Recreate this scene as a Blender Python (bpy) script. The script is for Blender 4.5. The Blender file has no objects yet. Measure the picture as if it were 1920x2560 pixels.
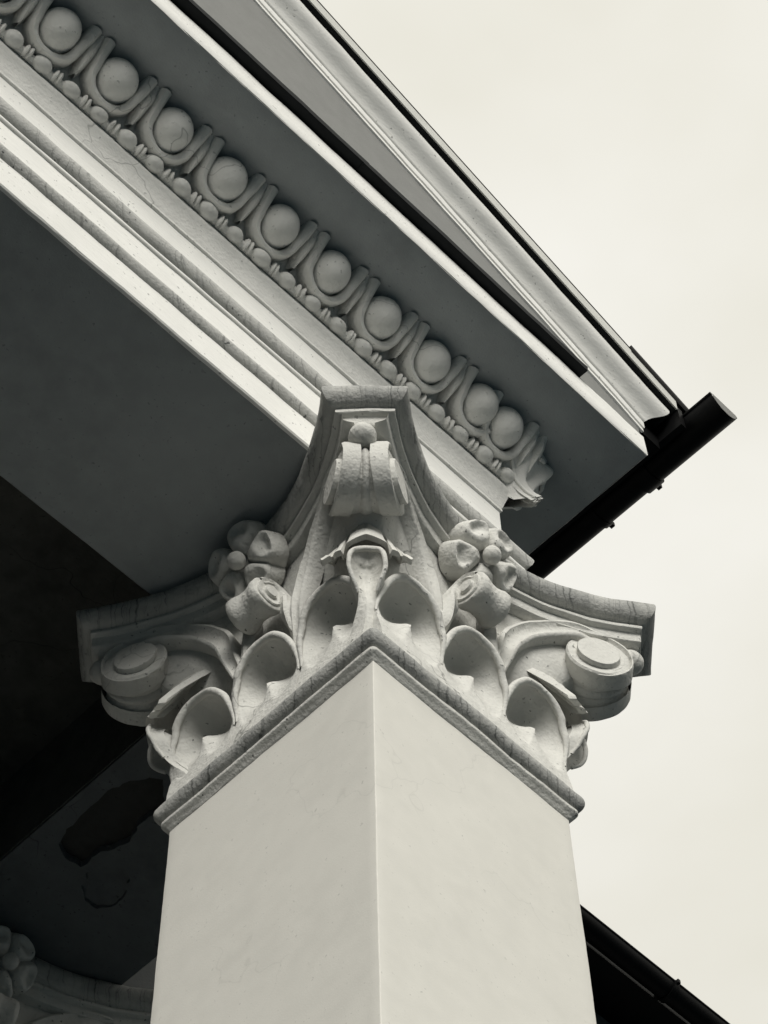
import bpy, bmesh, math, random
import numpy as np
from mathutils import Vector, Matrix, noise

random.seed(7)
PI = math.pi
sc = bpy.context.scene
col = sc.collection
H = 8.2                      # height of the pillar's neck above the ground (m)

# ---------------------------------------------------------------- camera
cam_d = bpy.data.cameras.new('camera')
cam_d.sensor_fit = 'VERTICAL'
cam_d.sensor_height = 24.0
cam_d.sensor_width = 18.0
cam_d.lens = 5700.0 / 2560.0 * 24.0
cam_d.clip_end = 2000
cam = bpy.data.objects.new('camera', cam_d)
col.objects.link(cam)
yaw, pitch, roll = -0.80988825, 1.03796556, -0.03042165
ca, sa = math.cos(yaw), math.sin(yaw)
Rz = np.array([[ca, -sa, 0], [sa, ca, 0], [0, 0, 1]])
fw = Rz @ np.array([0, math.cos(pitch), math.sin(pitch)])
up = Rz @ np.array([0, -math.sin(pitch), math.cos(pitch)])
rt = Rz @ np.array([1., 0, 0])
r2 = math.cos(roll) * rt + math.sin(roll) * up
u2 = -math.sin(roll) * rt + math.cos(roll) * up
m = Matrix(((r2[0], u2[0], -fw[0], -3.2291), (r2[1], u2[1], -fw[1], -3.1488), (r2[2], u2[2], -fw[2], -6.6279 + H), (0, 0, 0, 1)))
cam.matrix_world = m
sc.camera = cam

# ---------------------------------------------------------------- sky, sun, exposure
SUN_DIR = Vector((-0.65, -0.755, 0.47)).normalized()      # towards the sun
elev = math.asin(SUN_DIR.z)
azim = math.atan2(SUN_DIR.x, SUN_DIR.y)
world = bpy.data.worlds.new('World')
sc.world = world
world.use_nodes = True
nt = world.node_tree
nt.nodes.clear()
out = nt.nodes.new('ShaderNodeOutputWorld')
bg = nt.nodes.new('ShaderNodeBackground')
sky = nt.nodes.new('ShaderNodeTexSky')
sky.sky_type = 'NISHITA'
sky.sun_disc = False
sky.sun_elevation = elev
sky.sun_rotation = azim
bw = nt.nodes.new('ShaderNodeRGBToBW')
nt.links.new(sky.outputs[0], bw.inputs[0])
tc = nt.nodes.new('ShaderNodeTexCoord')
mp = nt.nodes.new('ShaderNodeMapping')
mp.inputs['Scale'].default_value = (1.0, 1.0, 2.2)
nt.links.new(tc.outputs['Generated'], mp.inputs['Vector'])
nz = nt.nodes.new('ShaderNodeTexNoise')
nz.inputs['Scale'].default_value = 2.6
nz.inputs['Detail'].default_value = 5
nz.inputs['Roughness'].default_value = 0.5
nt.links.new(mp.outputs[0], nz.inputs['Vector'])
cr = nt.nodes.new('ShaderNodeValToRGB')
cr.color_ramp.elements[0].position = 0.34
cr.color_ramp.elements[0].color = (8.0, 7.78, 6.85, 1)
cr.color_ramp.elements[1].position = 0.66
cr.color_ramp.elements[1].color = (9.45, 9.30, 8.72, 1)
nt.links.new(nz.outputs['Fac'], cr.inputs['Fac'])
mx = nt.nodes.new('ShaderNodeMixRGB')
mx.inputs['Fac'].default_value = 0.97                     # a closed layer of cloud in front of the clear sky
nt.links.new(bw.outputs[0], mx.inputs['Color1'])
nt.links.new(cr.outputs['Color'], mx.inputs['Color2'])
# an overcast sky is three times as bright overhead as at the horizon
sxyz = nt.nodes.new('ShaderNodeSeparateXYZ')
nt.links.new(tc.outputs['Generated'], sxyz.inputs[0])
mrz = nt.nodes.new('ShaderNodeMapRange')
mrz.inputs['From Min'].default_value = 0.0
mrz.inputs['From Max'].default_value = 1.0
mrz.inputs['To Min'].default_value = 0.88
mrz.inputs['To Max'].default_value = 1.04
nt.links.new(sxyz.outputs['Z'], mrz.inputs['Value'])
vm = nt.nodes.new('ShaderNodeVectorMath')
vm.operation = 'SCALE'
nt.links.new(mx.outputs[0], vm.inputs[0])
nt.links.new(mrz.outputs[0], vm.inputs['Scale'])
nt.links.new(vm.outputs[0], bg.inputs['Color'])
bg.inputs['Strength'].default_value = 0.10
nt.links.new(bg.outputs[0], out.inputs[0])

sun_d = bpy.data.lights.new('sun', 'SUN')
sun_d.energy = 3.05
sun_d.angle = math.radians(30)
sun_d.color = (1.0, 0.975, 0.92)
sun = bpy.data.objects.new('sun', sun_d)
col.objects.link(sun)
sun.rotation_euler = SUN_DIR.to_track_quat('Z', 'Y').to_euler()
sun.location = (-6, -10, 20)

vs = sc.view_settings
sc.display_settings.display_device = 'sRGB'
vs.view_transform = 'Standard'
vs.look = 'None'
vs.gamma = 1.0
vs.exposure = 0.0
vs.use_curve_mapping = False
sc.cycles.max_bounces = 4
sc.cycles.diffuse_bounces = 3
sc.cycles.use_adaptive_sampling = True
sc.cycles.adaptive_threshold = 0.02

# ---------------------------------------------------------------- materials
def new_mat(name):
    mt = bpy.data.materials.new(name)
    mt.use_nodes = True
    nt = mt.node_tree
    b = nt.nodes['Principled BSDF']
    return mt, nt, b

def N(nt, kind, **kw):
    n = nt.nodes.new(kind)
    for k, v in kw.items():
        if k.startswith('i_'):
            key = k[2:].replace('_', ' ')
            n.inputs[key].default_value = v
        else:
            setattr(n, k, v)
    return n

def mix(nt, fac, a, b, mode='MIX'):
    n = nt.nodes.new('ShaderNodeMixRGB')
    n.blend_type = mode
    for i, v in ((0, fac), (1, a), (2, b)):
        if isinstance(v, (int, float)):
            n.inputs[i].default_value = v
        elif isinstance(v, tuple):
            n.inputs[i].default_value = v if len(v) == 4 else (*v, 1)
        else:
            nt.links.new(v, n.inputs[i])
    return n.outputs[0]

def ramp(nt, src, p0, p1, c0=(0, 0, 0, 1), c1=(1, 1, 1, 1)):
    n = nt.nodes.new('ShaderNodeValToRGB')
    n.color_ramp.elements[0].position = p0
    n.color_ramp.elements[0].color = c0
    n.color_ramp.elements[1].position = p1
    n.color_ramp.elements[1].color = c1
    nt.links.new(src, n.inputs[0])
    return n.outputs[0]

def noise_tex(nt, vec, scale, detail=4, rough=0.55, sc3=None):
    if sc3 is not None:
        mpn = nt.nodes.new('ShaderNodeMapping')
        mpn.inputs['Scale'].default_value = sc3
        nt.links.new(vec, mpn.inputs['Vector'])
        vec = mpn.outputs[0]
    n = nt.nodes.new('ShaderNodeTexNoise')
    n.inputs['Scale'].default_value = scale
    n.inputs['Detail'].default_value = detail
    n.inputs['Roughness'].default_value = rough
    nt.links.new(vec, n.inputs['Vector'])
    return n.outputs['Fac']

def stucco(name, base, var=0.10, specks=0.5, streak=0.0, streak_sc=(16, 16, 1.2), streak_zone=None,
           bump=0.25, grain=90, cracks=0.0, rough=0.85, dirt=(0.10, 0.105, 0.10), brush=0.0, spec=0.2):
    mt, nt, b = new_mat(name)
    geo = nt.nodes.new('ShaderNodeNewGeometry')
    pos = geo.outputs['Position']
    big = noise_tex(nt, pos, 2.3, 2, 0.6)
    mid = noise_tex(nt, pos, 9, 3, 0.6)
    c = mix(nt, ramp(nt, big, 0.3, 0.75), tuple(v * (1 - var) for v in base), base)
    c = mix(nt, ramp(nt, mid, 0.35, 0.8), c, tuple(min(1, v * (1 + 0.4 * var)) for v in base))
    hgt = noise_tex(nt, pos, grain, 1, 0.6)
    if brush > 0:
        br = noise_tex(nt, pos, 1.0, 2, 0.6, (7, 60, 60))
        hgt = mix(nt, brush, hgt, br)
        c = mix(nt, 0.10 * brush, c, ramp(nt, br, 0.3, 0.7), 'MULTIPLY')
    if specks > 0:                                # chips and pits in the paint
        sp = noise_tex(nt, pos, 55, 1, 0.5)
        spz = ramp(nt, mid, 0.46, 0.60)
        spm = mix(nt, 1.0, ramp(nt, sp, 0.685, 0.72), spz, 'MULTIPLY')
        c = mix(nt, mix(nt, 1.0, spm, (specks,) * 3, 'MULTIPLY'), c, dirt)
    if streak > 0:                                # rain streaks and grime on the rolls
        # thin runs of dirt across the moulding: one-dimensional noise along it, nudged sideways
        sepx = nt.nodes.new('ShaderNodeSeparateXYZ')
        nt.links.new(pos, sepx.inputs[0])
        dxy = N(nt, 'ShaderNodeMath', operation='SUBTRACT')
        nt.links.new(sepx.outputs['X'], dxy.inputs[0])
        nt.links.new(sepx.outputs['Y'], dxy.inputs[1])
        wob = N(nt, 'ShaderNodeMath', operation='MULTIPLY_ADD')
        nt.links.new(mid, wob.inputs[0])
        wob.inputs[1].default_value = 0.10
        nt.links.new(dxy.outputs[0], wob.inputs[2])
        n1 = nt.nodes.new('ShaderNodeTexNoise')
        n1.noise_dimensions = '1D'
        n1.inputs['Scale'].default_value = streak_sc[0]
        n1.inputs['Detail'].default_value = 3
        n1.inputs['Roughness'].default_value = 0.7
        nt.links.new(wob.outputs[0], n1.inputs['W'])
        s1 = ramp(nt, n1.outputs['Fac'], 0.54, 0.66)
        s2 = ramp(nt, mid, 0.36, 0.60)
        zone = (streak,) * 3
        if streak_zone:
            sep = nt.nodes.new('ShaderNodeSeparateXYZ')
            nt.links.new(pos, sep.inputs[0])
            mr = N(nt, 'ShaderNodeMapRange')
            mr.inputs['From Min'].default_value = streak_zone[0]
            mr.inputs['From Max'].default_value = streak_zone[1]
            nt.links.new(sep.outputs['Z'], mr.inputs['Value'])
            mr.clamp = True
            zone = mix(nt, 1.0, mr.outputs[0], (streak,) * 3, 'MULTIPLY')
        film = mix(nt, 1.0, mix(nt, 0.55, s2, (1, 1, 1)), zone, 'MULTIPLY')      # thin grey film
        c = mix(nt, mix(nt, 1.0, film, (0.80,) * 3, 'MULTIPLY'), c, (0.22, 0.225, 0.22))
        lines = mix(nt, 1.0, mix(nt, 1.0, s1, zone, 'MULTIPLY'), mix(nt, 0.35, s2, (0.6, 0.6, 0.6)), 'MULTIPLY')
        c = mix(nt, lines, c, dirt)
    if cracks > 0:
        wv = N(nt, 'ShaderNodeVectorMath', operation='ADD')
        nn = nt.nodes.new('ShaderNodeTexNoise')
        nn.inputs['Scale'].default_value = 3.0
        nn.inputs['Detail'].default_value = 3
        nt.links.new(pos, nn.inputs['Vector'])
        ms = N(nt, 'ShaderNodeVectorMath', operation='SCALE')
        ms.inputs['Scale'].default_value = 0.5
        nt.links.new(nn.outputs['Color'], ms.inputs[0])
        nt.links.new(pos, wv.inputs[0])
        nt.links.new(ms.outputs[0], wv.inputs[1])
        vo = N(nt, 'ShaderNodeTexVoronoi', feature='DISTANCE_TO_EDGE')
        vo.inputs['Scale'].default_value = 1.15
        nt.links.new(wv.outputs[0], vo.inputs['Vector'])
        ln = ramp(nt, vo.outputs['Distance'], 0.0, 0.0045, (1, 1, 1, 1), (0, 0, 0, 1))
        mk = ramp(nt, noise_tex(nt, pos, 1.1, 2, 0.5), 0.50, 0.58)
        cm = mix(nt, 1.0, mix(nt, 1.0, ln, mk, 'MULTIPLY'), (cracks,) * 3, 'MULTIPLY')
        c = mix(nt, cm, c, dirt)
    nt.links.new(c, b.inputs['Base Color'])
    b.inputs['Roughness'].default_value = rough
    b.inputs['Specular IOR Level'].default_value = spec
    bp = nt.nodes.new('ShaderNodeBump')
    bp.inputs['Strength'].default_value = bump
    bp.inputs['Distance'].default_value = 0.012
    hm = mix(nt, 0.35, hgt, mid)
    nt.links.new(hm, bp.inputs['Height'])
    nt.links.new(bp.outputs[0], b.inputs['Normal'])
    return mt

def metal(name, base, rough=0.5, var=0.3):
    mt, nt, b = new_mat(name)
    geo = nt.nodes.new('ShaderNodeNewGeometry')
    n = noise_tex(nt, geo.outputs['Position'], 9, 4, 0.6)
    c = mix(nt, ramp(nt, n, 0.3, 0.75), tuple(v * (1 - var) for v in base), base)
    nt.links.new(c, b.inputs['Base Color'])
    b.inputs['Roughness'].default_value = rough
    b.inputs['Specular IOR Level'].default_value = 0.12
    return mt

CR = (0.63, 0.625, 0.59)
M = {}
M['shaft'] = stucco('painted_render_shaft', (0.668, 0.656, 0.608), var=0.06, specks=0.25, bump=0.05, grain=140, cracks=0.10)
M['capital'] = stucco('painted_plaster_capital', CR, var=0.18, specks=0.85, bump=0.60, grain=55, cracks=0.7)
M['leaf'] = stucco('painted_plaster_leaf', CR, var=0.18, specks=0.8, bump=0.50, grain=55, cracks=0.7)
M['abacus'] = stucco('weathered_plaster_abacus', CR, var=0.14, specks=0.7, streak=0.95, streak_sc=(44, 26, 3), streak_zone=(H + 1.13, H + 1.16), bump=0.5, grain=70)
M['neck'] = stucco('weathered_plaster_neck', CR, var=0.14, specks=0.9, streak=0.95, streak_sc=(36, 17, 4), streak_zone=(H + 0.03, H + 0.055), bump=0.45, grain=80)
M['architrave'] = stucco('painted_render_architrave', (0.85, 0.845, 0.81), var=0.05, specks=0.55, bump=0.22, grain=80, brush=0.5)
M['roll'] = stucco('weathered_render_roll', (0.70, 0.695, 0.66), var=0.16, specks=1.0, streak=0.55, streak_sc=(38, 3, 3), bump=0.4, grain=80)
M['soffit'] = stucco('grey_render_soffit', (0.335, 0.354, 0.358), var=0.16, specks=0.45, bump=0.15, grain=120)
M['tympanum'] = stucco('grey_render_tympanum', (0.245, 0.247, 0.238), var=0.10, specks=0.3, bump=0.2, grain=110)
M['egg'] = stucco('painted_plaster_egg', (0.80, 0.795, 0.76), var=0.12, specks=0.4, bump=0.45, grain=55, cracks=0.5)
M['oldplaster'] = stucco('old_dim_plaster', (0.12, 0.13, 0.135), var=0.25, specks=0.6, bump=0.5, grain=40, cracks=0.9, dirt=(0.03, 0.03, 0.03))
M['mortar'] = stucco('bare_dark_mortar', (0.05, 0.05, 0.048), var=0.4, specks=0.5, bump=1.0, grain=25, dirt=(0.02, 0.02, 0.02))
M['ceiling'] = stucco('dark_ceiling_render', (0.10, 0.10, 0.09), var=0.4, specks=0.5, bump=0.4, grain=40, cracks=0.8, dirt=(0.02, 0.02, 0.02))  # dark render, mottled and cracked
M['black'] = metal('black_painted_metal', (0.003, 0.0032, 0.0035), 0.5)
M['flash'] = metal('dark_metal_flashing', (0.018, 0.02, 0.021), 0.55)
M['zinc'] = metal('pale_metal_verge', (0.62, 0.62, 0.585), 0.5, 0.12)
M['cap'] = metal('grey_metal_end_cap', (0.22, 0.22, 0.21), 0.5, 0.2)
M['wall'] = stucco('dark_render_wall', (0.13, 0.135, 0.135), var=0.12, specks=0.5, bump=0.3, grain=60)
M['ground'] = stucco('asphalt_ground', (0.032, 0.049, 0.062), var=0.3, specks=0.3, bump=0.0, grain=30, dirt=(0.02, 0.022, 0.024), spec=0.0)
M['horizon_block'] = stucco('dark_horizon_block', (0.030, 0.040, 0.040), var=0.4, specks=0.0, bump=0.0, spec=0.0)  # for the added ring that blocks low sky light
M['floor'] = stucco('dark_stone_floor', (0.035, 0.042, 0.046), var=0.3, specks=0.3, bump=0.0, grain=30, spec=0.0)

# ---------------------------------------------------------------- mesh helpers
class MB:
    """collects vertices and faces of ONE mesh"""
    def __init__(self):
        self.v = []
        self.f = []

    def grid(self, rows, closed_u=False, closed_v=False):
        """rows: list of equal-length lists of points"""
        o = len(self.v)
        nr, nc = len(rows), len(rows[0])
        for r in rows:
            self.v.extend([tuple(p) for p in r])
        for i in range(nr if closed_v else nr - 1):
            for j in range(nc if closed_u else nc - 1):
                a = o + i * nc + j
                b = o + i * nc + (j + 1) % nc
                c = o + ((i + 1) % nr) * nc + (j + 1) % nc
                d = o + ((i + 1) % nr) * nc + j
                self.f.append((a, b, c, d))
        return o

    def cap(self, pts):
        o = len(self.v)
        self.v.extend([tuple(p) for p in pts])
        self.f.append(tuple(range(o, o + len(pts))))

    def box(self, x0, x1, y0, y1, z0, z1):
        o = len(self.v)
        self.v += [(x0, y0, z0), (x1, y0, z0), (x1, y1, z0), (x0, y1, z0), (x0, y0, z1), (x1, y0, z1), (x1, y1, z1), (x0, y1, z1)]
        for q in ((0, 3, 2, 1), (4, 5, 6, 7), (0, 1, 5, 4), (1, 2, 6, 5), (2, 3, 7, 6), (3, 0, 4, 7)):
            self.f.append(tuple(o + i for i in q))

    def tube(self, pts, rad, n=8, close_ends=True):
        pts = [Vector(p) for p in pts]
        rads = rad if isinstance(rad, (list, tuple)) else [rad] * len(pts)
        rows = []
        prev = None
        for i, p in enumerate(pts):
            t = (pts[min(i + 1, len(pts) - 1)] - pts[max(i - 1, 0)])
            t = t.normalized() if t.length > 1e-9 else Vector((0, 0, 1))
            if prev is None:
                a = Vector((0, 0, 1)) if abs(t.z) < 0.9 else Vector((1, 0, 0))
                u = t.cross(a).normalized()
            else:
                u = prev - t * prev.dot(t)
                u = u.normalized() if u.length > 1e-6 else t.orthogonal().normalized()
            prev = u
            w = t.cross(u)
            rows.append([p + (u * math.cos(k * 2 * PI / n) + w * math.sin(k * 2 * PI / n)) * rads[i] for k in range(n)])
        self.grid(rows, closed_u=True)
        if close_ends:
            self.cap(rows[0][::-1])
            self.cap(rows[-1])

    def lathe(self, prof, axis='x', n=40, center=(0, 0, 0), squash=(1, 1)):
        """prof: (position along the axis, radius)"""
        rows = []
        for a, r in prof:
            ring = []
            for k in range(n):
                c, s = math.cos(2 * PI * k / n) * r * squash[0], math.sin(2 * PI * k / n) * r * squash[1]
                p = {'x': (a, c, s), 'y': (c, a, s), 'z': (c, s, a)}[axis]
                ring.append((p[0] + center[0], p[1] + center[1], p[2] + center[2]))
            rows.append(ring)
        self.grid(rows, closed_u=True)
        if prof[0][1] > 1e-4:
            self.cap(rows[0])
        if prof[-1][1] > 1e-4:
            self.cap(rows[-1][::-1])

    def jitter(self, amp, freq=6.0, seed=0.0):
        out = []
        for p in self.v:
            q = Vector(p) * freq + Vector((seed, seed * 1.7, seed * 0.3))
            d = noise.noise_vector(q) * amp + noise.noise_vector(q * 4.1) * (amp * 0.35)
            out.append((p[0] + d.x, p[1] + d.y, p[2] + d.z))
        self.v = out

    def mesh(self, name, angle=35, merge=1e-5):
        me = bpy.data.meshes.new(name)
        me.from_pydata(self.v, [], self.f)
        bm = bmesh.new()
        bm.from_mesh(me)
        bmesh.ops.remove_doubles(bm, verts=bm.verts, dist=merge)
        bmesh.ops.recalc_face_normals(bm, faces=bm.faces)
        bm.to_mesh(me)
        bm.free()
        me.polygons.foreach_set('use_smooth', [True] * len(me.polygons))
        me.set_sharp_from_angle(angle=math.radians(angle))
        me.update()
        return me

def link(name, me, mat, parent=None, loc=(0, 0, 0), rotz=0.0):
    o = bpy.data.objects.new(name, me)
    col.objects.link(o)
    if me is not None and mat is not None and len(me.materials) == 0:
        me.materials.append(mat)
    o.location = loc
    o.rotation_euler = (0, 0, rotz)
    if parent is not None:
        o.parent = parent
    return o

def thing(name, label, cat, loc=(0, 0, 0), group=None):
    o = bpy.data.objects.new(name, None)
    o.empty_display_size = 0.2
    col.objects.link(o)
    o.location = loc
    o['label'] = label
    o['kind'] = 'thing'
    o['category'] = cat
    if group:
        o['group'] = group
    return o

def catmull(pts, n):
    P = [np.array(p, float) for p in pts]
    P = [2 * P[0] - P[1]] + P + [2 * P[-1] - P[-2]]
    out = []
    segs = len(P) - 3
    for k in range(n):
        u = k / (n - 1) * segs
        i = min(int(u), segs - 1)
        t = u - i
        a, b, c, d = P[i], P[i + 1], P[i + 2], P[i + 3]
        out.append(0.5 * ((2 * b) + (-a + c) * t + (2 * a - 5 * b + 4 * c - d) * t * t + (-a + 3 * b - 3 * c + d) * t ** 3))
    return out

def sstep(a, b, x):
    x = min(1, max(0, (x - a) / (b - a)))
    return x * x * (3 - 2 * x)

def strip_leaf(mb, curve, width, depth, hollow, nt_=26, ns=25, rim=0.011, skirt=0.05, wrap=0.0, back=0.02, rim_from=0.0):
    """a leaf that grows along `curve` (n outward, z up; outward is -y), half width width(t),
    hollowed by depth(t)*hollow(s,t); rounded rim and a skirt that reaches back to the bell"""
    C_ = catmull(curve, nt_)
    rows, brow, L, R = [], [], [], []
    for i, c in enumerate(C_):
        t = i / (nt_ - 1)
        a = C_[max(i - 1, 0)]
        b = C_[min(i + 1, nt_ - 1)]
        tg = b - a
        tg = tg / max(1e-9, np.linalg.norm(tg))
        nr = np.array([tg[1], -tg[0]])               # outer (visible) side
        w = width(t)
        row, br = [], []
        for j in range(ns):
            s = -1 + 2 * j / (ns - 1)
            d = depth(t) * hollow(s, t)
            n_, z_ = c[0] - nr[0] * d, c[1] - nr[1] * d
            y = -n_ + (wrap(t) if callable(wrap) else wrap) * (abs(s) ** 1.3) * w
            row.append((s * w, y, z_))
            br.append((s * w * 0.97, y + nr[0] * back, z_ - nr[1] * back))
        rows.append(row)
        brow.append(br)
        L.append(row[0])
        R.append(row[-1])
    mb.grid(rows)
    mb.grid([r[::-1] for r in brow])
    k0 = int(rim_from * nt_)
    edge = L[k0:] + R[::-1][1:nt_ - k0]
    if rim:
        rr = [rim * (0.55 + 0.45 * max(0.0, math.sin(PI * k / (len(edge) - 1))) ** 0.5) for k in range(len(edge))]
        mb.tube(edge, rr, 8)
    edge = L + R[::-1][1:]
    if skirt is not None:
        sk = [(p[0] * 0.93, p[1] + skirt, p[2] - 0.012) for p in edge]
        mb.grid([edge, sk])

# ================================================================= LARGE STRUCTURE
# ---------------------------------------------------------------- ground
mb = MB()
mb.box(-400, 400, -400, 400, -0.5, 0)
g = link('ground', mb.mesh('ground'), M['ground'])
g['kind'] = 'structure'
mb = MB()
mb.box(-9, 2.0, -0.5, 3.45, 0.0, 0.45)
g = link('portico_floor', mb.mesh('portico_floor'), M['floor'])
g['kind'] = 'structure'

# unseen ring, added to block sky light near the horizon
mb = MB()
rows = []
for r_, h_ in ((44, 0.0), (48, 7.5), (56, 13.0), (70, 18.0), (90, 19.0), (140, 8.0), (150, -0.2)):
    rows.append([(r_ * math.cos(2 * PI * i / 90), r_ * math.sin(2 * PI * i / 90), h_ * (1 + 0.22 * noise.noise(Vector((math.cos(2 * PI * i / 90) * 3, math.sin(2 * PI * i / 90) * 3, r_ * 0.05))))) for i in range(90)])
mb.grid(rows, closed_u=True)
g = link('horizon_block', mb.mesh('horizon_block'), M['horizon_block'])
g['kind'] = 'structure'

# ---------------------------------------------------------------- entablature
Y0, X0, KX = 0.05, 0.94, 0.865
XL, YB = -7.5, 3.42

def x_right(y):
    return X0 + KX * (Y0 - y)

def sweep_L(profile, amp=0.0, nx=130, ny=30, seed=0.0, freq=5.0):
    """profile of (y, z) run along the front and round the right-hand corner to the back"""
    mb = MB()
    rows = []
    for y, z in profile:
        row = []
        xr = x_right(y)
        for i in range(nx + 1):
            u = i / nx
            u = 1 - (1 - u) ** 1.35
            row.append((XL + (xr - XL) * u, y, z))
        for i in range(1, ny + 1):
            row.append((xr, y + (YB - y) * i / ny, z))
        rows.append(row)
    mb.grid(rows)
    if amp:
        mb.jitter(amp, freq, seed)
    return mb

ent = thing('entablature', 'moulded white entablature running over the square pillar, with egg and bead courses', 'entablature', (0, 0, H))
# lower and middle fascia
prof_a = [(0.070, 1.2525), (0.056, 1.2528), (0.05, 1.260), (0.05, 1.36), (0.05, 1.452)]
link('lower_fascia', sweep_L(prof_a, 0.0028, 260, 30, 1.0, 7.0).mesh('lower_fascia'), M['architrave'], ent)
prof = [(0.052, 1.449), (0.042, 1.452), (0.034, 1.460), (0.025, 1.472), (0.020, 1.484), (0.021, 1.494), (0.027, 1.501), (0.032, 1.503)]
link('astragal', sweep_L(prof, 0.0022, 200, 30, 3.0, 8).mesh('astragal', 60), M['roll'], ent)
prof = [(0.04, 1.500), (0.03, 1.501), (0.03, 1.60), (0.03, 1.692)]
link('middle_fascia', sweep_L(prof, 0.002, 200, 30, 5.0, 6).mesh('middle_fascia'), M['architrave'], ent)
prof = [(0.034, 1.690), (0.021, 1.692), (0.018, 1.696), (0.018, 1.710), (0.021, 1.713)]
link('fillet', sweep_L(prof, 0.002, 200, 30, 6.0, 6).mesh('fillet'), M['architrave'], ent)
prof = [(0.024, 1.711), (0.012, 1.714), (0.001, 1.722), (-0.008, 1.736), (-0.014, 1.752), (-0.016, 1.768), (-0.013, 1.780), (-0.005, 1.788), (0.01, 1.792), (0.09, 1.795)]
link('crown_roll', sweep_L(prof, 0.0026, 220, 30, 8.0, 7).mesh('crown_roll', 60), M['roll'], ent)
prof = [(0.08, 1.78), (0.08, 2.0), (0.08, 2.203)]
link('frieze', sweep_L(prof, 0.002, 160, 30, 9.0, 5).mesh('frieze'), M['architrave'], ent)
prof = [(0.086, 2.200), (0.072, 2.203), (0.068, 2.207), (0.068, 2.222), (0.072, 2.226), (0.066, 2.240), (0.061, 2.262), (0.054, 2.290), (0.045, 2.318), (0.034, 2.343), (0.026, 2.356), (0.026, 2.374), (0.032, 2.380),
        (0.032, 2.47), (0.028, 2.475), (0.012, 2.482), (-0.010, 2.505), (-0.036, 2.54), (-0.055, 2.58), (-0.07, 2.63)]
link('cove', sweep_L(prof, 0.002, 200, 30, 10.0, 5).mesh('cove', 40), M['egg'], ent)
prof = [(-0.06, 2.626), (-0.13, 2.622), (-0.30, 2.619), (-0.452, 2.617), (-0.460, 2.622)]
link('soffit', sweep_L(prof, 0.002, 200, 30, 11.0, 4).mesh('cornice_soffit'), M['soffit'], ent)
prof = [(-0.457, 2.6185), (-0.462, 2.626), (-0.462, 2.70), (-0.462, 2.802), (-0.45, 2.808), (0.10, 2.86)]
link('corona', sweep_L(prof, 0.0028, 240, 30, 12.0, 5).mesh('corona'), M['architrave'], ent)
# the bodies of the two beams (their undersides are the portico's soffit)
mb = MB()
n = 60
rows = []
for yy in (0.054, 0.35, 0.70, 1.00, 1.006):
    rows.append([(XL + (0.93 - XL) * i / n, yy, 1.2565 if yy < 1.003 else 1.262) for i in range(n + 1)])
rows.append([(XL + (0.93 - XL) * i / n, 1.006, 2.05) for i in range(n + 1)])
mb.grid(rows)
mb.jitter(0.0025, 3.0, 4.0)
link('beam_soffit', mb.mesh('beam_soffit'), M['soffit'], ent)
mb = MB()
mb.box(0.19, 1.044, 1.008, YB, 1.290, 1.70)
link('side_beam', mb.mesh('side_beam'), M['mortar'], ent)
# plaster skin of the side beam with two places where it has come away
def blob(cx, cy, pts):
    return [(cx + x, cy + y) for x, y in pts]
hole1 = [(0.395, 1.66), (0.47, 1.74), (0.53, 1.79), (0.50, 1.86), (0.49, 1.93), (0.52, 1.99), (0.50, 2.09), (0.46, 2.20), (0.47, 2.27), (0.40, 2.28), (0.31, 2.25), (0.285, 2.15), (0.275, 2.02), (0.27, 1.88), (0.30, 1.77), (0.34, 1.70)]
hole2 = [(0.53, 2.20), (0.58, 2.14), (0.65, 2.17), (0.70, 2.24), (0.72, 2.33), (0.67, 2.40), (0.60, 2.40), (0.54, 2.35), (0.505, 2.28)]
def rough_loop(pts, amp, seed):
    q = []
    for i in range(len(pts)):
        a, b = Vector((*pts[i], 0)), Vector((*pts[(i + 1) % len(pts)], 0))
        for k in range(4):
            p = a.lerp(b, k / 4)
            d = noise.noise_vector(p * 22 + Vector((seed, 0, 0))) * amp
            q.append((p.x + d.x, p.y + d.y))
    return q
hole1 = rough_loop(hole1, 0.02, 2.0)
hole2 = rough_loop(hole2, 0.015, 5.0)
bm = bmesh.new()
loops = [[(0.188, 1.009), (1.046, 1.009), (1.046, YB), (0.188, YB)], hole1, hole2]
edges = []
for lp in loops:
    vs_ = [bm.verts.new((x, y, 1.2465)) for x, y in lp]
    for i in range(len(vs_)):
        edges.append(bm.edges.new((vs_[i], vs_[(i + 1) % len(vs_)])))
bmesh.ops.triangle_fill(bm, use_beauty=True, use_dissolve=False, edges=edges)
# walls of the plaster's thickness
for lp in loops:
    a = [bm.verts.new((x, y, 1.2465)) for x, y in lp]
    b = [bm.verts.new((x, y, 1.2885)) for x, y in lp]
    for i in range(len(lp)):
        j = (i + 1) % len(lp)
        bm.faces.new((a[i], a[j], b[j], b[i]))
bmesh.ops.remove_doubles(bm, verts=bm.verts, dist=1e-5)
me = bpy.data.meshes.new('plaster_skin')
bm.to_mesh(me)
bm.free()
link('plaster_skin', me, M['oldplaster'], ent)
mb = MB()
rows = []
for i in range(15):
    rows.append([(0.48 + 0.27 * j / 14, 2.11 + 0.32 * i / 14, 1.266) for j in range(15)])
mb.grid(rows)
mb.jitter(0.012, 14, 3)
link('flaked_plaster', mb.mesh('flaked_plaster'), M['oldplaster'], ent)
# the side beam's inner face, a coat above the skin
mb = MB()
mb.box(0.182, 0.187, 1.009, YB, 1.262, 2.05)
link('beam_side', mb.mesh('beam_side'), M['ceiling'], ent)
mb = MB()
mb.box(XL, 0.182, 1.012, YB, 1.90, 2.04)
link('portico_ceiling', mb.mesh('portico_ceiling'), M['ceiling'], ent)

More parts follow.
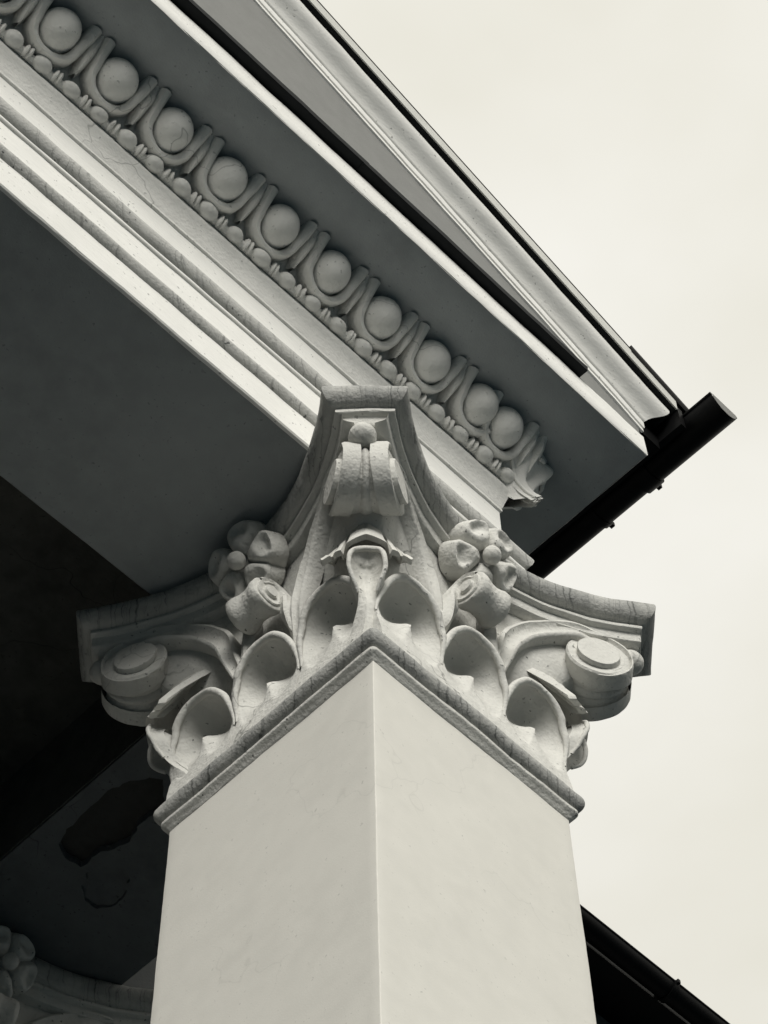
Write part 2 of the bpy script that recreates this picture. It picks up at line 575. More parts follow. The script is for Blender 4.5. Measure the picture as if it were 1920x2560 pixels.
mb = MB()
mb.box(XL - 0.3, XL, 0.10, YB, -H, 2.04)  # unseen wall, added to keep side light out of the portico
link('light_block_wall', mb.mesh('light_block_wall'), M['ceiling'], ent)

# beads and reels
def ell_mesh(name, rx, ry, rz, nu=20, nv=14):
    mb = MB()
    rows = []
    for i in range(nv + 1):
        th = PI * i / nv
        rows.append([(rx * math.cos(th), ry * math.sin(th) * math.cos(2 * PI * k / nu), rz * math.sin(th) * math.sin(2 * PI * k / nu)) for k in range(nu)])
    mb.grid(rows, closed_u=True)
    return mb
BY, BZ = 0.002, 2.420
bead_meshes = []
for v in range(3):
    mb = ell_mesh('bead', 0.047, 0.038, 0.038)
    mb.jitter(0.004, 14, v * 3.1)
    bead_meshes.append(mb.mesh('bead'))
mb = ell_mesh('reel', 0.0110, 0.030, 0.032, 16, 10)
mb.jitter(0.003, 25, 1)
reel_mesh = mb.mesh('reel')
mb = MB()
mb.tube([(XL, BY + 0.012, BZ), (1.02, BY + 0.012, BZ)], 0.021, 8)
link('bead_string', mb.mesh('bead_string'), M['egg'], ent)
bx = 0.90
k = 0
while bx > -2.75:
    o = link('bead', bead_meshes[k % 3], M['egg'], ent, (bx, BY, BZ))
    o.rotation_euler = (random.uniform(0, 6), random.uniform(-.05, .05), random.uniform(-.06, .06))
    s_ = random.uniform(0.93, 1.06)
    o.scale = (s_, s_, s_)
    for dx in (-0.066, -0.0885):
        r_ = link('reel', reel_mesh, M['egg'], ent, (bx + dx + random.uniform(-.003, .003), BY, BZ + random.uniform(-.002, .002)))
        r_.rotation_euler = (random.uniform(0, 6), random.uniform(-.12, .12), random.uniform(-.12, .12))
    bx -= 0.1545
    k += 1

# eggs, their cups and the darts between them, set on the slope of the ovolo
EB, ET = np.array([-0.018, 2.474]), np.array([-0.165, 2.628])
ev = (ET - EB) / np.linalg.norm(ET - EB)                 # up the slope (y, z)
en = np.array([-ev[1], ev[0]])                           # outward and down
SL = float(np.linalg.norm(ET - EB))
def slope_pt(u, v, nn):
    """u along x, v up the slope from its foot, nn outward"""
    q = EB + ev * v + en * nn
    return (u, q[0], q[1])
def egg_mb(top=0.235, rw=0.092):
    mb = MB()
    rows = []
    c_v, nu, nv = 0.118, 26, 16
    for i in range(nv + 1):
        th = PI * i / nv
        row = []
        for kk in range(nu):
            ph = 2 * PI * kk / nu
            v = -math.cos(th)
            r = math.sin(th)
            w = rw * (1.0 + 0.10 * v)
            row.append(slope_pt(r * math.cos(ph) * w, c_v + v * 0.108, r * math.sin(ph) * 0.098 + 0.012))
        rows.append(row)
    mb.grid(rows, closed_u=True)
    return mb
def cup_mb(half=0.118, cut_l=False, cut_r=False):
    mb = MB()
    sec = [(-0.030, -0.055), (-0.027, 0.020), (-0.021, 0.046), (-0.008, 0.060), (0.008, 0.060), (0.020, 0.044), (0.026, 0.016), (0.028, -0.055)]
    path = []
    for kk in range(33):
        a = PI * kk / 32
        path.append((-half * 0.91 * math.cos(a), 0.103 - 0.112 * math.sin(a) ** 0.9))
    path = [(-half * 1.02, 0.235), (-half * 0.99, 0.17), (-half * 0.95, 0.13)] + path + [(half * 0.95, 0.13), (half * 0.99, 0.17), (half * 1.02, 0.235)]
    if cut_r:
        path = path[:-8]
    rows = []
    for i, p in enumerate(path):
        a = np.array(path[max(0, i - 1)])
        b = np.array(path[min(len(path) - 1, i + 1)])
        t = (b - a) / np.linalg.norm(b - a)
        nrm = np.array([t[1], -t[0]])
        w = 0.82 + 0.30 * (p[1] / 0.235)
        rows.append([slope_pt(p[0] + nrm[0] * q[0] * w, p[1] + nrm[1] * q[0] * w, q[1]) for q in sec])
    mb.grid(rows)
    return mb
def dart_mb():
    mb = MB()
    rows = []
    for i in range(15):
        t = i / 14
        v = 0.012 + t * 0.225
        w = 0.012 + 0.034 * math.sin(min(1, t * 1.25) * PI * 0.5) - 0.006 * sstep(.7, 1, t)
        h = 0.034 + 0.026 * math.sin(PI * min(1, t * 1.1))
        rows.append([slope_pt(s * w, v, h * (1 - abs(s) ** 1.5) - 0.055 * (abs(s) ** 3)) for s in (-1, -.7, -.35, 0, .35, .7, 1)])
    mb.grid(rows)
    return mb
egg_me, cup_me, dart_me = [], [], []
for v in range(3):
    q = egg_mb(); q.jitter(0.003, 8, v * 2.0); egg_me.append(q.mesh('egg'))
    q = cup_mb(); q.jitter(0.004, 11, v * 3.0 + 1); cup_me.append(q.mesh('cup', 50))
    q = dart_mb(); q.jitter(0.005, 13, v * 1.3 + 7); dart_me.append(q.mesh('dart', 60))
q = cup_mb(cut_r=True); q.jitter(0.003, 11, 9); cup_cut = q.mesh('cup', 50)
ex0, es = 0.600, 0.3135
for k in range(11):
    x = ex0 - es * k
    e = link('egg', egg_me[k % 3], M['egg'], ent, (x, 0, 0))
    e.scale = (random.uniform(.97, 1.03), 1, 1)
    link('cup', cup_cut if k == 0 else cup_me[(k + 1) % 3], M['egg'], ent, (x, 0, 0))
    link('dart', dart_me[(k * 2) % 3], M['egg'], ent, (x - es / 2, 0, 0))
link('egg', egg_me[1], M['egg'], ent, (ex0 + 0.166, 0.002, 0))
link('cup', cup_me[0], M['egg'], ent, (ex0 + 0.170, 0.002, 0))
link('dart', dart_me[0], M['egg'], ent, (ex0 + 0.170 + 0.150, 0.0, 0)).scale = (1.15, 1, 1)
link('dart', dart_me[1], M['egg'], ent, (ex0 + 0.170 + 0.205, 0.0, 0)).scale = (1.0, 1, 1)

# corner leaf of the egg course (built along the mitre, outward is -y before turning)
mb = MB()
curve = [(0.150, 2.640), (0.185, 2.600), (0.185, 2.555), (0.150, 2.500), (0.105, 2.450), (0.085, 2.405), (0.098, 2.365), (0.125, 2.335)]
def wc(t):
    return 0.155 * (1 - sstep(0.25, 1.0, t)) + 0.022
strip_leaf(mb, [(c[0], c[1]) for c in curve][::-1], lambda t: wc(1 - t), lambda t: 0.030, lambda s, t: 0.5 - 0.5 * math.cos(s * PI * 3), nt_=30, ns=61, rim=0.010, skirt=0.10, wrap=0.75, back=0.03)
for sgn in (-1, 1):
    for kk in range(3):
        pts = []
        for i in range(12):
            t = i / 11
            a = -0.3 + t * 2.4
            rr = 0.052 - 0.014 * kk
            pts.append((sgn * (0.055 + rr * math.cos(a)), -0.172 + 0.055 * abs(0.055 + rr * math.cos(a)) / 0.1, 2.575 + rr * math.sin(a) - 0.012 * kk))
        mb.tube(pts, [0.011 * (0.5 + 0.5 * math.sin(PI * (i + 1) / 13)) for i in range(12)], 7)
mb.jitter(0.004, 14, 2)
o = link('corner_leaf', mb.mesh('corner_leaf', 60), M['egg'], ent, (X0 + 0.045, Y0 - 0.02, 0), math.radians(42))

# ---------------------------------------------------------------- pediment: raking cornice over the entablature
RS = math.tan(math.radians(19.5))
ped = thing('raking_cornice', 'sloping white cornice of the pediment with a pale metal edge against the sky', 'cornice', (0, 0, H))
XA = -5.2
def rake_sweep(profile, amp=0.0, nx=160, seed=0.0, xa=XA, xb=None, freq=5, ends=False):
    """profile (y, height above the rake's lower edge); cut on the mitre at the eaves"""
    mb = MB()
    rows = []
    for y, h in profile:
        xr = (1.395 + max(0, (-0.46 - y)) * 0.95) if xb is None else xb
        row = []
        for i in range(nx + 1):
            u = 1 - (1 - i / nx) ** 1.35
            x = xa + (xr - xa) * u
            row.append((x, y, 2.872 + (1.40 - x) * RS + h))
        rows.append(row)
    mb.grid(rows)
    if ends:
        mb.cap([r[-1] for r in rows])
        mb.cap([r[0] for r in rows][::-1])
    if amp:
        mb.jitter(amp, freq, seed)
    return mb
link('lower_fillet', rake_sweep([(-0.452, -0.002), (-0.463, 0.002), (-0.463, 0.028), (-0.457, 0.032), (-0.457, 0.036), (-0.468, 0.040), (-0.470, 0.046), (-0.470, 0.096), (-0.464, 0.100), (-0.44, 0.101), (-0.44, 0.0)], 0.0026, 220, 2, ends=True).mesh('rake_fillet', 30), M['architrave'], ped)
link('cymatium', rake_sweep([(-0.445, 0.099), (-0.474, 0.102), (-0.480, 0.112), (-0.488, 0.126), (-0.502, 0.143), (-0.522, 0.158), (-0.542, 0.172), (-0.557, 0.190), (-0.566, 0.210), (-0.568, 0.228), (-0.564, 0.241), (-0.44, 0.243)], 0.0026, 220, 3, ends=True).mesh('cymatium', 60), M['architrave'], ped)
link('metal_underside', rake_sweep([(-0.40, 0.2475), (-0.592, 0.2475), (-0.592, 0.254), (-0.40, 0.254)], 0.0, 80, 0, ends=True, xb=1.520).mesh('metal_underside'), M['flash'], ped)
link('metal_verge', rake_sweep([(-0.588, 0.2555), (-0.597, 0.2440), (-0.601, 0.244), (-0.603, 0.30), (-0.604, 0.338), (-0.603, 0.345), (-0.58, 0.345)], 0.0, 160, 5, xb=1.520, freq=3).mesh('metal_verge'), M['zinc'], ped)
link('roof_sheet', rake_sweep([(-0.607, 0.3465), (-0.607, 0.350), (3.4, 0.350), (3.4, 0.3465)], 0.0, 60, 0, xb=1.60, ends=True).mesh('roof_sheet'), M['black'], ped)
link('verge_strip', rake_sweep([(-0.606, 0.325), (-0.614, 0.345), (-0.612, 0.385), (-0.59, 0.385), (-0.59, 0.3535)], 0.0, 30, 0, xa=1.215, xb=1.70, ends=True).mesh('verge_strip'), M['black'], ped)
# a solid body behind the mouldings, up to the roof
mb = rake_sweep([(-0.42, 0.02), (-0.42, 0.30), (0.30, 0.30), (0.30, 0.02)], 0.0, 20, 0, xb=1.39, ends=True)
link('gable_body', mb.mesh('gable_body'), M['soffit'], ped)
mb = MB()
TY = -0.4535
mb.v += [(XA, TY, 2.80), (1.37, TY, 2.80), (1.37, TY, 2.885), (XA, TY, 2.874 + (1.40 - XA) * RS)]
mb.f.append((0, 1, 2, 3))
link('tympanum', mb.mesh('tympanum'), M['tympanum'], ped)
# eaves board that closes the side of the roof above the gutter
mb = MB()
mb.box(1.395, 1.52, -0.455, YB, 2.868, 2.99)
link('eaves_board', mb.mesh('eaves_board'), M['black'], ped)
mb = MB()
mb.box(1.522, 1.556, -0.600, YB, 2.93, 3.105)
link('eaves_fascia', mb.mesh('eaves_fascia'), M['black'], ped)

# ---------------------------------------------------------------- dark flashing on the ledge of the cornice
fl = thing('ledge_flashing', 'dark metal flashing strip lying along the top of the horizontal cornice ledge', 'flashing', (0, 0, H))
def flash_piece(xa, xb, dz, seed):
    mb = MB()
    prof = [(0.07, 2.872), (-0.44, 2.822), (-0.505, 2.816), (-0.512, 2.818), (-0.516, 2.850), (-0.508, 2.856), (-0.44, 2.842), (0.07, 2.882)]
    n = 60
    mb.grid([[(xa + (xb - xa) * i / n, y, z + dz) for i in range(n + 1)] for y, z in prof])
    mb.cap([(xb, y, z + dz) for y, z in prof])
    mb.cap([(xa, y, z + dz) for y, z in prof][::-1])
    mb.jitter(0.003, 2.5, seed)
    return mb.mesh('flashing_sheet')
link('metal_sheet', flash_piece(-0.52, 0.945, 0.0, 1), M['flash'], fl)
link('metal_sheet', flash_piece(-3.2, -0.49, 0.006, 4), M['flash'], fl)

# ================================================================= PILLAR
WX, WY = 0.506, 0.5305                   # half widths
def square_outline(off, nside=26, rad=0.012, ncor=5):
    """points of the pillar's square plan, pushed out by off, starting on the -y side; corners rounded"""
    pts = []
    a, b = WX + off, WY + off
    r = rad
    cs = [(a - r, -b + r, -PI / 2), (a - r, b - r, 0), (-a + r, b - r, PI / 2), (-a + r, -b + r, PI)]
    sides = [((-a + r, -b), (a - r, -b)), ((a, -b + r), (a, b - r)), ((a - r, b), (-a + r, b)), ((-a, b - r), (-a, -b + r))]
    for k in range(4):
        p, q = sides[k]
        for i in range(nside):
            t = i / (nside - 1)
            pts.append((p[0] + (q[0] - p[0]) * t, p[1] + (q[1] - p[1]) * t))
        cx_, cy_, a0 = cs[k]
        for i in range(1, ncor + 1):
            an = a0 + PI / 2 * i / (ncor + 1)
            pts.append((cx_ + r * math.cos(an), cy_ + r * math.sin(an)))
    return pts

def abacus_outline(inset, nside=26, ncor=5):
    """concave-sided square with cut horns, drawn in by `inset` (starting on the -y side)"""
    fine = []
    for k in range(4):
        loc = [(-0.72 + 1.44 * i / 40, -(0.665 + 0.54 * (-0.72 + 1.44 * i / 40) ** 2)) for i in range(41)]
        c, s = [(1, 0), (0, 1), (-1, 0), (0, -1)][k]
        fine.append([np.array((c * x - s * y, s * x + c * y)) for x, y in loc])
    poly = [p for side in fine for p in side]
    n = len(poly)
    off = []
    for i in range(n):
        a, b, c = poly[i - 1], poly[i], poly[(i + 1) % n]
        t1 = (b - a) / np.linalg.norm(b - a)
        t2 = (c - b) / np.linalg.norm(c - b)
        n1 = np.array((-t1[1], t1[0]))
        n2 = np.array((-t2[1], t2[0]))
        mm = n1 + n2
        mm = mm / (mm @ mm) * 2
        off.append(b + mm * inset)
    out_ = []
    for k in range(4):
        side = off[k * 41:(k + 1) * 41]
        for i in range(nside):
            u = i / (nside - 1) * 40
            j = min(int(u), 39)
            out_.append(side[j] * (1 - (u - j)) + side[j + 1] * (u - j))
        a, b = side[-1], off[((k + 1) % 4) * 41]
        for i in range(1, ncor + 1):
            out_.append(a + (b - a) * i / (ncor + 1))
    return [(float(p[0]), float(p[1])) for p in out_]

def face_leaf(mb):
    """one scalloped leaf: its foot slopes out to the neck ring, two scoops run together under an overhanging rim"""
    W, z0, z1, NT, NS = 0.168, 0.095, 0.590, 54, 61
    rows, L, R = [], [], []
    for i in range(NT):
        t = i / (NT - 1)
        w = W if t < 0.50 else W * math.sqrt(max(0.0002, 1 - ((t - 0.50) / 0.501) ** 2.1))
        nr = 0.050 * (1 - 0.6 * sstep(0.0, 0.55, t)) + 0.062 * sstep(0.35, 1.0, t)
        m_ = sstep(0.50, 0.86, t)
        p = 0.80 - 0.24 * sstep(0.55, 0.85, t)
        row = []
        for j in range(NS):
            s = -1 + 2 * j / (NS - 1)
            # two round scoops: where they meet their edges rise to a cusp
            sx = ((abs(s) - 0.50) / 0.53) ** 2 * (1 - m_) + (abs(s) ** 2.3) * m_
            tt = ((0.83 - t) / 0.60) ** 2 if t < 0.83 else ((t - 0.83) / 0.172) ** 2
            h = max(0.0, 1 - sx - tt) ** p
            row.append((s * w, -(nr - h * (nr * 0.9 + 0.006 + 0.066 * sstep(0.40, 0.84, t))), z0 + t * (z1 - z0)))
        rows.append(row)
        L.append(row[0])
        R.append(row[-1])
    mb.grid(rows)
    k0 = int(NT * 0.42)
    edge = L[k0:] + R[::-1][1:NT - k0]
    n_ = len(edge)
    mb.tube(edge, [0.004 + 0.0125 * max(0.0, math.sin(PI * k / (n_ - 1))) ** 0.8 for k in range(n_)], 9)
    edge = L + R[::-1][1:]
    mb.grid([edge, [(q[0] * 0.95, q[1] + 0.10, q[2] - 0.012) for q in edge]])

PILLAR_MESH = {}
def build_pillar_meshes():
    P = PILLAR_MESH
    # shaft
    mb = MB()
    zs_ = [-H + 0.95] + [-H + 0.95 + (H - 0.95 - 2.6) * i / 6 for i in range(1, 7)] + [-2.6 + 2.6 * i / 150 for i in range(1, 151)]
    mb.grid([[(x, y, z) for x, y in square_outline(0.0, 30, 0.004, 3)] for z in zs_], closed_u=True)
    mb.jitter(0.0035, 1.3, 3.3)
    mb.jitter(0.0007, 21, 8.3)
    P['shaft'] = mb.mesh('shaft', 25)
    mb = MB()
    mb.grid([[(x, y, z) for x, y in square_outline(o, 12, 0.01, 4)] for o, z in ((0.16, -H + 0.45), (0.16, -H + 0.68), (0.12, -H + 0.68), (0.135, -H + 0.74), (0.12, -H + 0.80), (0.05, -H + 0.82), (0.06, -H + 0.88), (0.03, -H + 0.93), (-0.02, -H + 0.955))], closed_u=True)
    P['base'] = mb.mesh('base', 30)
    # neck ring
    mb = MB()
    prof = [(-0.01, -0.010), (0.003, -0.006), (0.010, 0.004), (0.020, 0.015), (0.029, 0.020), (0.031, 0.024), (0.031, 0.036), (0.027, 0.040), (0.020, 0.044), (0.024, 0.047)]
    for i in range(13):
        a = -PI * 0.46 + PI * 0.92 * i / 12
        prof.append((0.010 + 0.047 * math.cos(a), 0.092 + 0.045 * math.sin(a)))
    prof += [(-0.005, 0.142), (-0.03, 0.15)]
    mb.grid([[(x, y, z) for x, y in square_outline(o, 60, 0.010 + max(0, o) * 0.35, 4)] for o, z in prof], closed_u=True)
    mb.jitter(0.0042, 6.5, 1.1)
    P['neck_ring'] = mb.mesh('neck_ring', 40)
    # bell
    mb = MB()
    rows = []
    for i in range(40):
        t = i / 39
        z = 0.12 + t * 0.96
        w = 0.93 * sstep(0.30, 1.12, t) ** 1.6
        sq = square_outline(-0.035 - 0.070 * math.sin(PI * min(1, t * 1.25)), 26, 0.035, 5)
        ab = abacus_outline(0.115)
        rows.append([(a[0] * (1 - w) + b[0] * w, a[1] * (1 - w) + b[1] * w, z) for a, b in zip(sq, ab)])
    mb.grid(rows, closed_u=True)
    mb.jitter(0.004, 5, 2.2)
    P['bell'] = mb.mesh('bell', 60)
    # abacus
    mb = MB()
    prof = [(0.13, 1.066), (0.094, 1.068), (0.086, 1.073), (0.082, 1.085), (0.080, 1.112), (0.076, 1.117), (0.060, 1.119), (0.054, 1.122), (0.052, 1.127), (0.052, 1.138), (0.055, 1.143), (0.048, 1.146)]
    for i in range(12):
        a = -PI * 0.42 + PI * 0.86 * i / 11
        prof.append((0.052 - 0.060 * math.cos(a), 1.202 + 0.058 * math.sin(a)))
    prof += [(0.06, 1.2548), (0.13, 1.2540)]
    rows = [[(x, y, z) for x, y in abacus_outline(d, 48, 10)] for d, z in prof]
    rows = [[(x * 0.55, y * 0.55, 1.05) for x, y, z in rows[0]]] + rows + [[(x * 0.4, y * 0.4, 1.2535) for x, y, z in rows[-1]]]
    mb.grid(rows, closed_u=True)
    mb.jitter(0.0052, 6.5, 4.4)
    P['abacus'] = mb.mesh('abacus', 38)
    # face leaf, three variants
    for v in range(3):
        mb = MB()
        face_leaf(mb)
        mb.jitter(0.0048, 6, v * 5.0 + 0.5)
        P['leaf%d' % v] = mb.mesh('acanthus_leaf', 50)
    # corner leaf (along the diagonal, measured from the pillar's axis)
    mb = MB()
    curve = [(0.722, 0.085), (0.742, 0.20), (0.756, 0.295), (0.780, 0.365), (0.812, 0.425), (0.838, 0.485), (0.845, 0.545), (0.833, 0.588)]
    def w_corner(t):
        if t < 0.68:
            return 0.090 - 0.056 * sstep(0.0, 0.42, t) + 0.034 * sstep(0.42, 0.68, t)
        return 0.068 * math.sqrt(max(0.001, 1 - ((t - 0.68) / 0.322) ** 2.2))
    strip_leaf(mb, curve, w_corner, lambda t: 0.006 + 0.080 * sstep(0.30, 0.66, t) * (1.0 if t < 0.68 else math.sqrt(max(0.0, 1 - ((t - 0.68) / 0.32) ** 2.4))), lambda s, t: (1 - s * s) - 0.10 * math.exp(-(s / 0.10) ** 2) * sstep(0.4, 0.7, t), nt_=40, ns=25, rim=0.011, skirt=0.06, wrap=lambda t: 1.0 * (1 - sstep(0.22, 0.58, t)), back=0.024, rim_from=0.45)
    mb.jitter(0.004, 9, 3.0)
    P['corner_leaf'] = mb.mesh('corner_leaf', 50)
    # tongue under the volute and the cut feathers beside it
    mb = MB()
    fr, bk = [], []
    ns = 69
    for i in range(20):
        t = i / 19
        row, rb = [], []
        for j in range(ns):
            s = -1 + 2 * j / (ns - 1)
            a_ = abs(s)
            x = 0.172 * s * (0.66 + 0.34 * t)
            groove = 0.034 * math.exp(-((a_ - 0.50) / 0.035) ** 2) + 0.024 * math.exp(-((a_ - 0.74) / 0.030) ** 2)
            d = 0.785 + 0.081 * t ** 1.5 - (0.085 - 0.02 * t) * a_ ** 2.2 - groove * sstep(0.1, 0.5, t) - 0.10 * (1 - t) ** 2.2 * a_ ** 1.5
            if a_ < 0.49:
                zb = 0.585 + 0.052 * (1 - (a_ / 0.49) ** 1.15)
            elif a_ < 0.74:
                zb = 0.556 + 0.020 * abs((a_ - 0.615) / 0.125) ** 6
            else:
                zb = 0.548 + 0.020 * abs((a_ - 0.87) / 0.13) ** 6
            z = 0.90 + (zb - 0.90) * t
            row.append((x, -d, z))
            rb.append((x * 0.985, -d + 0.030 + 0.03 * (1 - t), z + 0.008))
        fr.append(row)
        bk.append(rb)
    mb.grid(fr)
    mb.grid([r[::-1] for r in bk])
    mb.grid([[r[0] for r in fr], [r[0] for r in bk]])
    mb.grid([[r[-1] for r in bk], [r[-1] for r in fr]])
    mb.grid([bk[-1], fr[-1]])
    mb.jitter(0.0022, 9, 6.0)
    P['tongue'] = mb.mesh('tongue_leaf', 40)
    # corner volute: barrel, end discs, straps
    VC = (0.0, -0.925, 0.925)
    def splay(mb):
        mb.v = [(p[0] * 0.88 * (1 + 2.3 * max(-0.15, min(0.14, p[1] + 0.925))), p[1], p[2]) for p in mb.v]
    mb = MB()
    prof = [(-0.128, 0.100), (-0.132, 0.122), (-0.124, 0.130), (-0.094, 0.130), (-0.086, 0.122), (-0.081, 0.100), (-0.074, 0.108), (-0.062, 0.127), (-0.04, 0.122), (-0.022, 0.118), (-0.013, 0.126), (0, 0.130),
            (0.013, 0.126), (0.022, 0.118), (0.04, 0.122), (0.062, 0.127), (0.074, 0.108), (0.081, 0.100), (0.086, 0.122), (0.094, 0.130), (0.124, 0.130), (0.132, 0.122), (0.128, 0.100)]
    mb.lathe(prof, 'x', 44, VC)
    # the barrel runs back into the bell
    rows = []
    for (d, z, r) in ((0.925, 1.052, 0.0), (0.84, 1.066, 0.0), (0.76, 1.062, 0.0), (0.66, 1.04, 0.0)):
        rows.append([(x, -d, z - 0.02 * (1 - math.cos(x * 40)) * 0.3) for x in (-0.10, -0.085, -0.06, -0.02, 0, 0.02, 0.06, 0.085, 0.10)])
    mb.grid(rows)
    splay(mb)
    mb.jitter(0.004, 8, 7.0)
    P['volute'] = mb.mesh('volute', 45)
    mb = MB()
    mb.lathe([(0.10, 0.088), (0.150, 0.088), (0.156, 0.085), (0.157, 0.0)], 'x', 40, VC)
    splay(mb)
    mb.jitter(0.0025, 9, 1.0)
    P['disc_r'] = mb.mesh('disc', 40)
    mb = MB()
    mb.lathe([(-0.157, 0.0), (-0.156, 0.085), (-0.150, 0.088), (-0.10, 0.088)], 'x', 40, VC)
    splay(mb)
    mb.jitter(0.0025, 9, 2.0)
    P['disc_l'] = mb.mesh('disc', 40)
    for sgn, key in ((1, 'strap_r'), (-1, 'strap_l')):
        sp_ = lambda d: 1 + 2.3 * max(-0.15, min(0.14, 0.925 - d))
        pts = [(0.222, 0.390, 0.44), (0.250, 0.462, 0.54), (0.255, 0.530, 0.72), (0.232, 0.565, 0.86), (0.200, 0.640, 0.965), (0.165, 0.745, 1.035), (0.138, 0.850, 1.058)]
        for kk in range(14):
            a = PI / 2 - 0.15 - kk * 0.36
            r = 0.126 - 0.0016 * kk
            pts.append((0.092 * sp_(0.925 + r * math.cos(a)), 0.925 + r * math.cos(a), 0.925 + r * math.sin(a)))
        path = catmull(pts, 80)
        mb = MB()
        rows = []
        Lx = np.array((1., 0, 0))
        for i, p in enumerate(path):
            a, b = path[max(0, i - 1)], path[min(len(path) - 1, i + 1)]
            T = (b - a) / np.linalg.norm(b - a)
            L_ = Lx - T * (Lx @ T)
            # on the bell the strap lies on the pillar's face, on the volute it turns to the diagonal
            L_ = L_ / np.linalg.norm(L_)
            f_ = 1 - sstep(0.0, 0.42, i / 79)
            fn = np.array((0.707, 0.707, 0)) * f_ + L_ * (1 - f_)
            fn = fn - T * (fn @ T)
            fn /= np.linalg.norm(fn)
            Nn = np.cross(T, fn)
            hw = 0.020 + 0.032 * sstep(0.0, 0.18, i / 79) - 0.029 * sstep(0.25, 0.58, i / 79)
            k_ = hw / 0.052
            sec = [(-hw, -0.05), (-hw, 0.010), (-hw + 0.008 * k_, 0.019), (-hw + 0.018 * k_, 0.020), (-hw + 0.030 * k_, 0.004), (0, -0.002), (hw - 0.030 * k_, 0.004), (hw - 0.018 * k_, 0.020), (hw - 0.008 * k_, 0.019), (hw, 0.010), (hw, -0.05)]
            row = []
            for rho, ell in sec:
                q = p + Nn * rho + fn * ell
                row.append((sgn * q[0], -q[1], q[2]))
            rows.append(row)
        mb.grid(rows)
        mb.jitter(0.0035, 9, 3 + sgn)
        P[key] = mb.mesh('strap', 50)
    # bud over the volute
    mb = ell_mesh('bud', 0.056, 0.060, 0.052, 24, 16)
    mb.v = [(p[0] - 0.01, p[1] - 1.065, p[2] + 1.022) for p in mb.v]
    mb.jitter(0.004, 12, 5)
    P['bud'] = mb.mesh('bud', 60)
    # small scroll in the middle of each face: two discs on a waisted barrel, straps rising to it
    mb = MB()
    HC = (0, -0.110, 0.815)
    mb.lathe([(-0.080, 0.045), (-0.082, 0.076), (-0.076, 0.082), (-0.052, 0.082), (-0.036, 0.076), (-0.016, 0.070), (0, 0.069), (0.016, 0.070), (0.036, 0.076), (0.052, 0.082), (0.076, 0.082), (0.082, 0.076), (0.080, 0.045)], 'x', 36, HC)
    mb.jitter(0.005, 10, 1)
    P['scroll'] = mb.mesh('small_scroll', 50)
    for sgn, key in ((1, 'sdisc_r'), (-1, 'sdisc_l')):
        mb = MB()
        pr = [(0.06, 0.064), (0.086, 0.064), (0.090, 0.060), (0.086, 0.032), (0.100, 0.028), (0.103, 0.0)]
        mb.lathe([(sgn * a, r) for a, r in pr], 'x', 30, HC)
        mb.jitter(0.0025, 12, 2 + sgn)
        P[key] = mb.mesh('scroll_disc', 45)
        pts = [(0.166, -0.110, 0.52), (0.162, -0.040, 0.575), (0.155, 0.010, 0.62), (0.140, 0.024, 0.70), (0.116, 0.030, 0.79), (0.090, 0.046, 0.862), (0.080, 0.085, 0.889), (0.077, 0.125, 0.880), (0.074, 0.150, 0.858)]
        path = catmull(pts, 40)
        mb = MB()
        rows = []
        for i, p in enumerate(path):
            a, b = path[max(0, i - 1)], path[min(39, i + 1)]
            T = (b - a) / np.linalg.norm(b - a)
            f_ = 1 - sstep(0.3, 0.62, i / 39)
            fn = np.array((0.55, 0.83, 0)) * f_ + np.array((1.0, 0.0, 0)) * (1 - f_)
            fn = fn - T * (fn @ T)
            fn /= np.linalg.norm(fn)
            Nn = np.cross(T, fn)
            hw = 0.020 + 0.022 * sstep(0.0, 0.25, i / 39) - 0.022 * sstep(0.35, 0.7, i / 39)
            row = []
            for rho, ell in ((-hw, -0.04), (-hw, 0.008), (-hw * .6, 0.017), (0, 0.011), (hw * .6, 0.017), (hw, 0.008), (hw, -0.04)):
                q = p + Nn * rho + fn * ell
                row.append((sgn * q[0], -q[1], q[2]))
            rows.append(row)
        mb.grid(rows)
        mb.jitter(0.0035, 10, 8 + sgn)
        P['sstrap_r' if sgn > 0 else 'sstrap_l'] = mb.mesh('scroll_strap', 50)
    # rosette petals
    for v in range(2):
        mb = MB()
        fr, bk = [], []
        half = math.radians(36.5)
        for i in range(24):
            t = i / 23
            r1, r2_ = [], []
            for j in range(23):
                q = -1 + 2 * j / 22
                th = q * half
                rmax = 0.188 * (1 - 0.27 * abs(q) ** 3.2)
                r = 0.036 + (rmax - 0.036) * t
                edge = 1 - abs(q) ** 2.8                      # falls into the groove beside the next petal
                lift = 0.010 + 0.060 * math.sin(PI * min(1.0, 0.10 + 0.80 * t)) ** 0.7 * edge
                pit = 0.044 * math.exp(-(q / 0.50) ** 4 - ((t - 0.66) / 0.20) ** 2)
                tip = 0.075 * max(0.0, (t - 0.84) / 0.16) ** 2
                r1.append((r * math.sin(th), -(lift - pit - tip), r * math.cos(th)))
                r2_.append((r * 0.97 * math.sin(th), 0.05, r * 0.97 * math.cos(th)))
            fr.append(r1)
            bk.append(r2_)
        mb.grid(fr)
        mb.grid([[r[0] for r in fr] + fr[-1][1:-1] + [r[-1] for r in fr][::-1], [r[0] for r in bk] + bk[-1][1:-1] + [r[-1] for r in bk][::-1]])
        mb.jitter(0.006, 13, v * 4.0)
        P['petal%d' % v] = mb.mesh('petal', 60)
    mb = ell_mesh('flower_heart', 0.038, 0.036, 0.040, 22, 14)
    mb.v = [(p[0], p[1] - 0.070, p[2]) for p in mb.v]
    mb.jitter(0.003, 14, 2)
    P['heart'] = mb.mesh('flower_heart', 60)
    mb = MB()
    mb.lathe([(-0.012, 0.05), (-0.006, 0.10), (0.02, 0.125), (0.10, 0.12)], 'y', 24)
    mb.jitter(0.006, 9, 2)
    P['rosette_back'] = mb.mesh('rosette', 60)

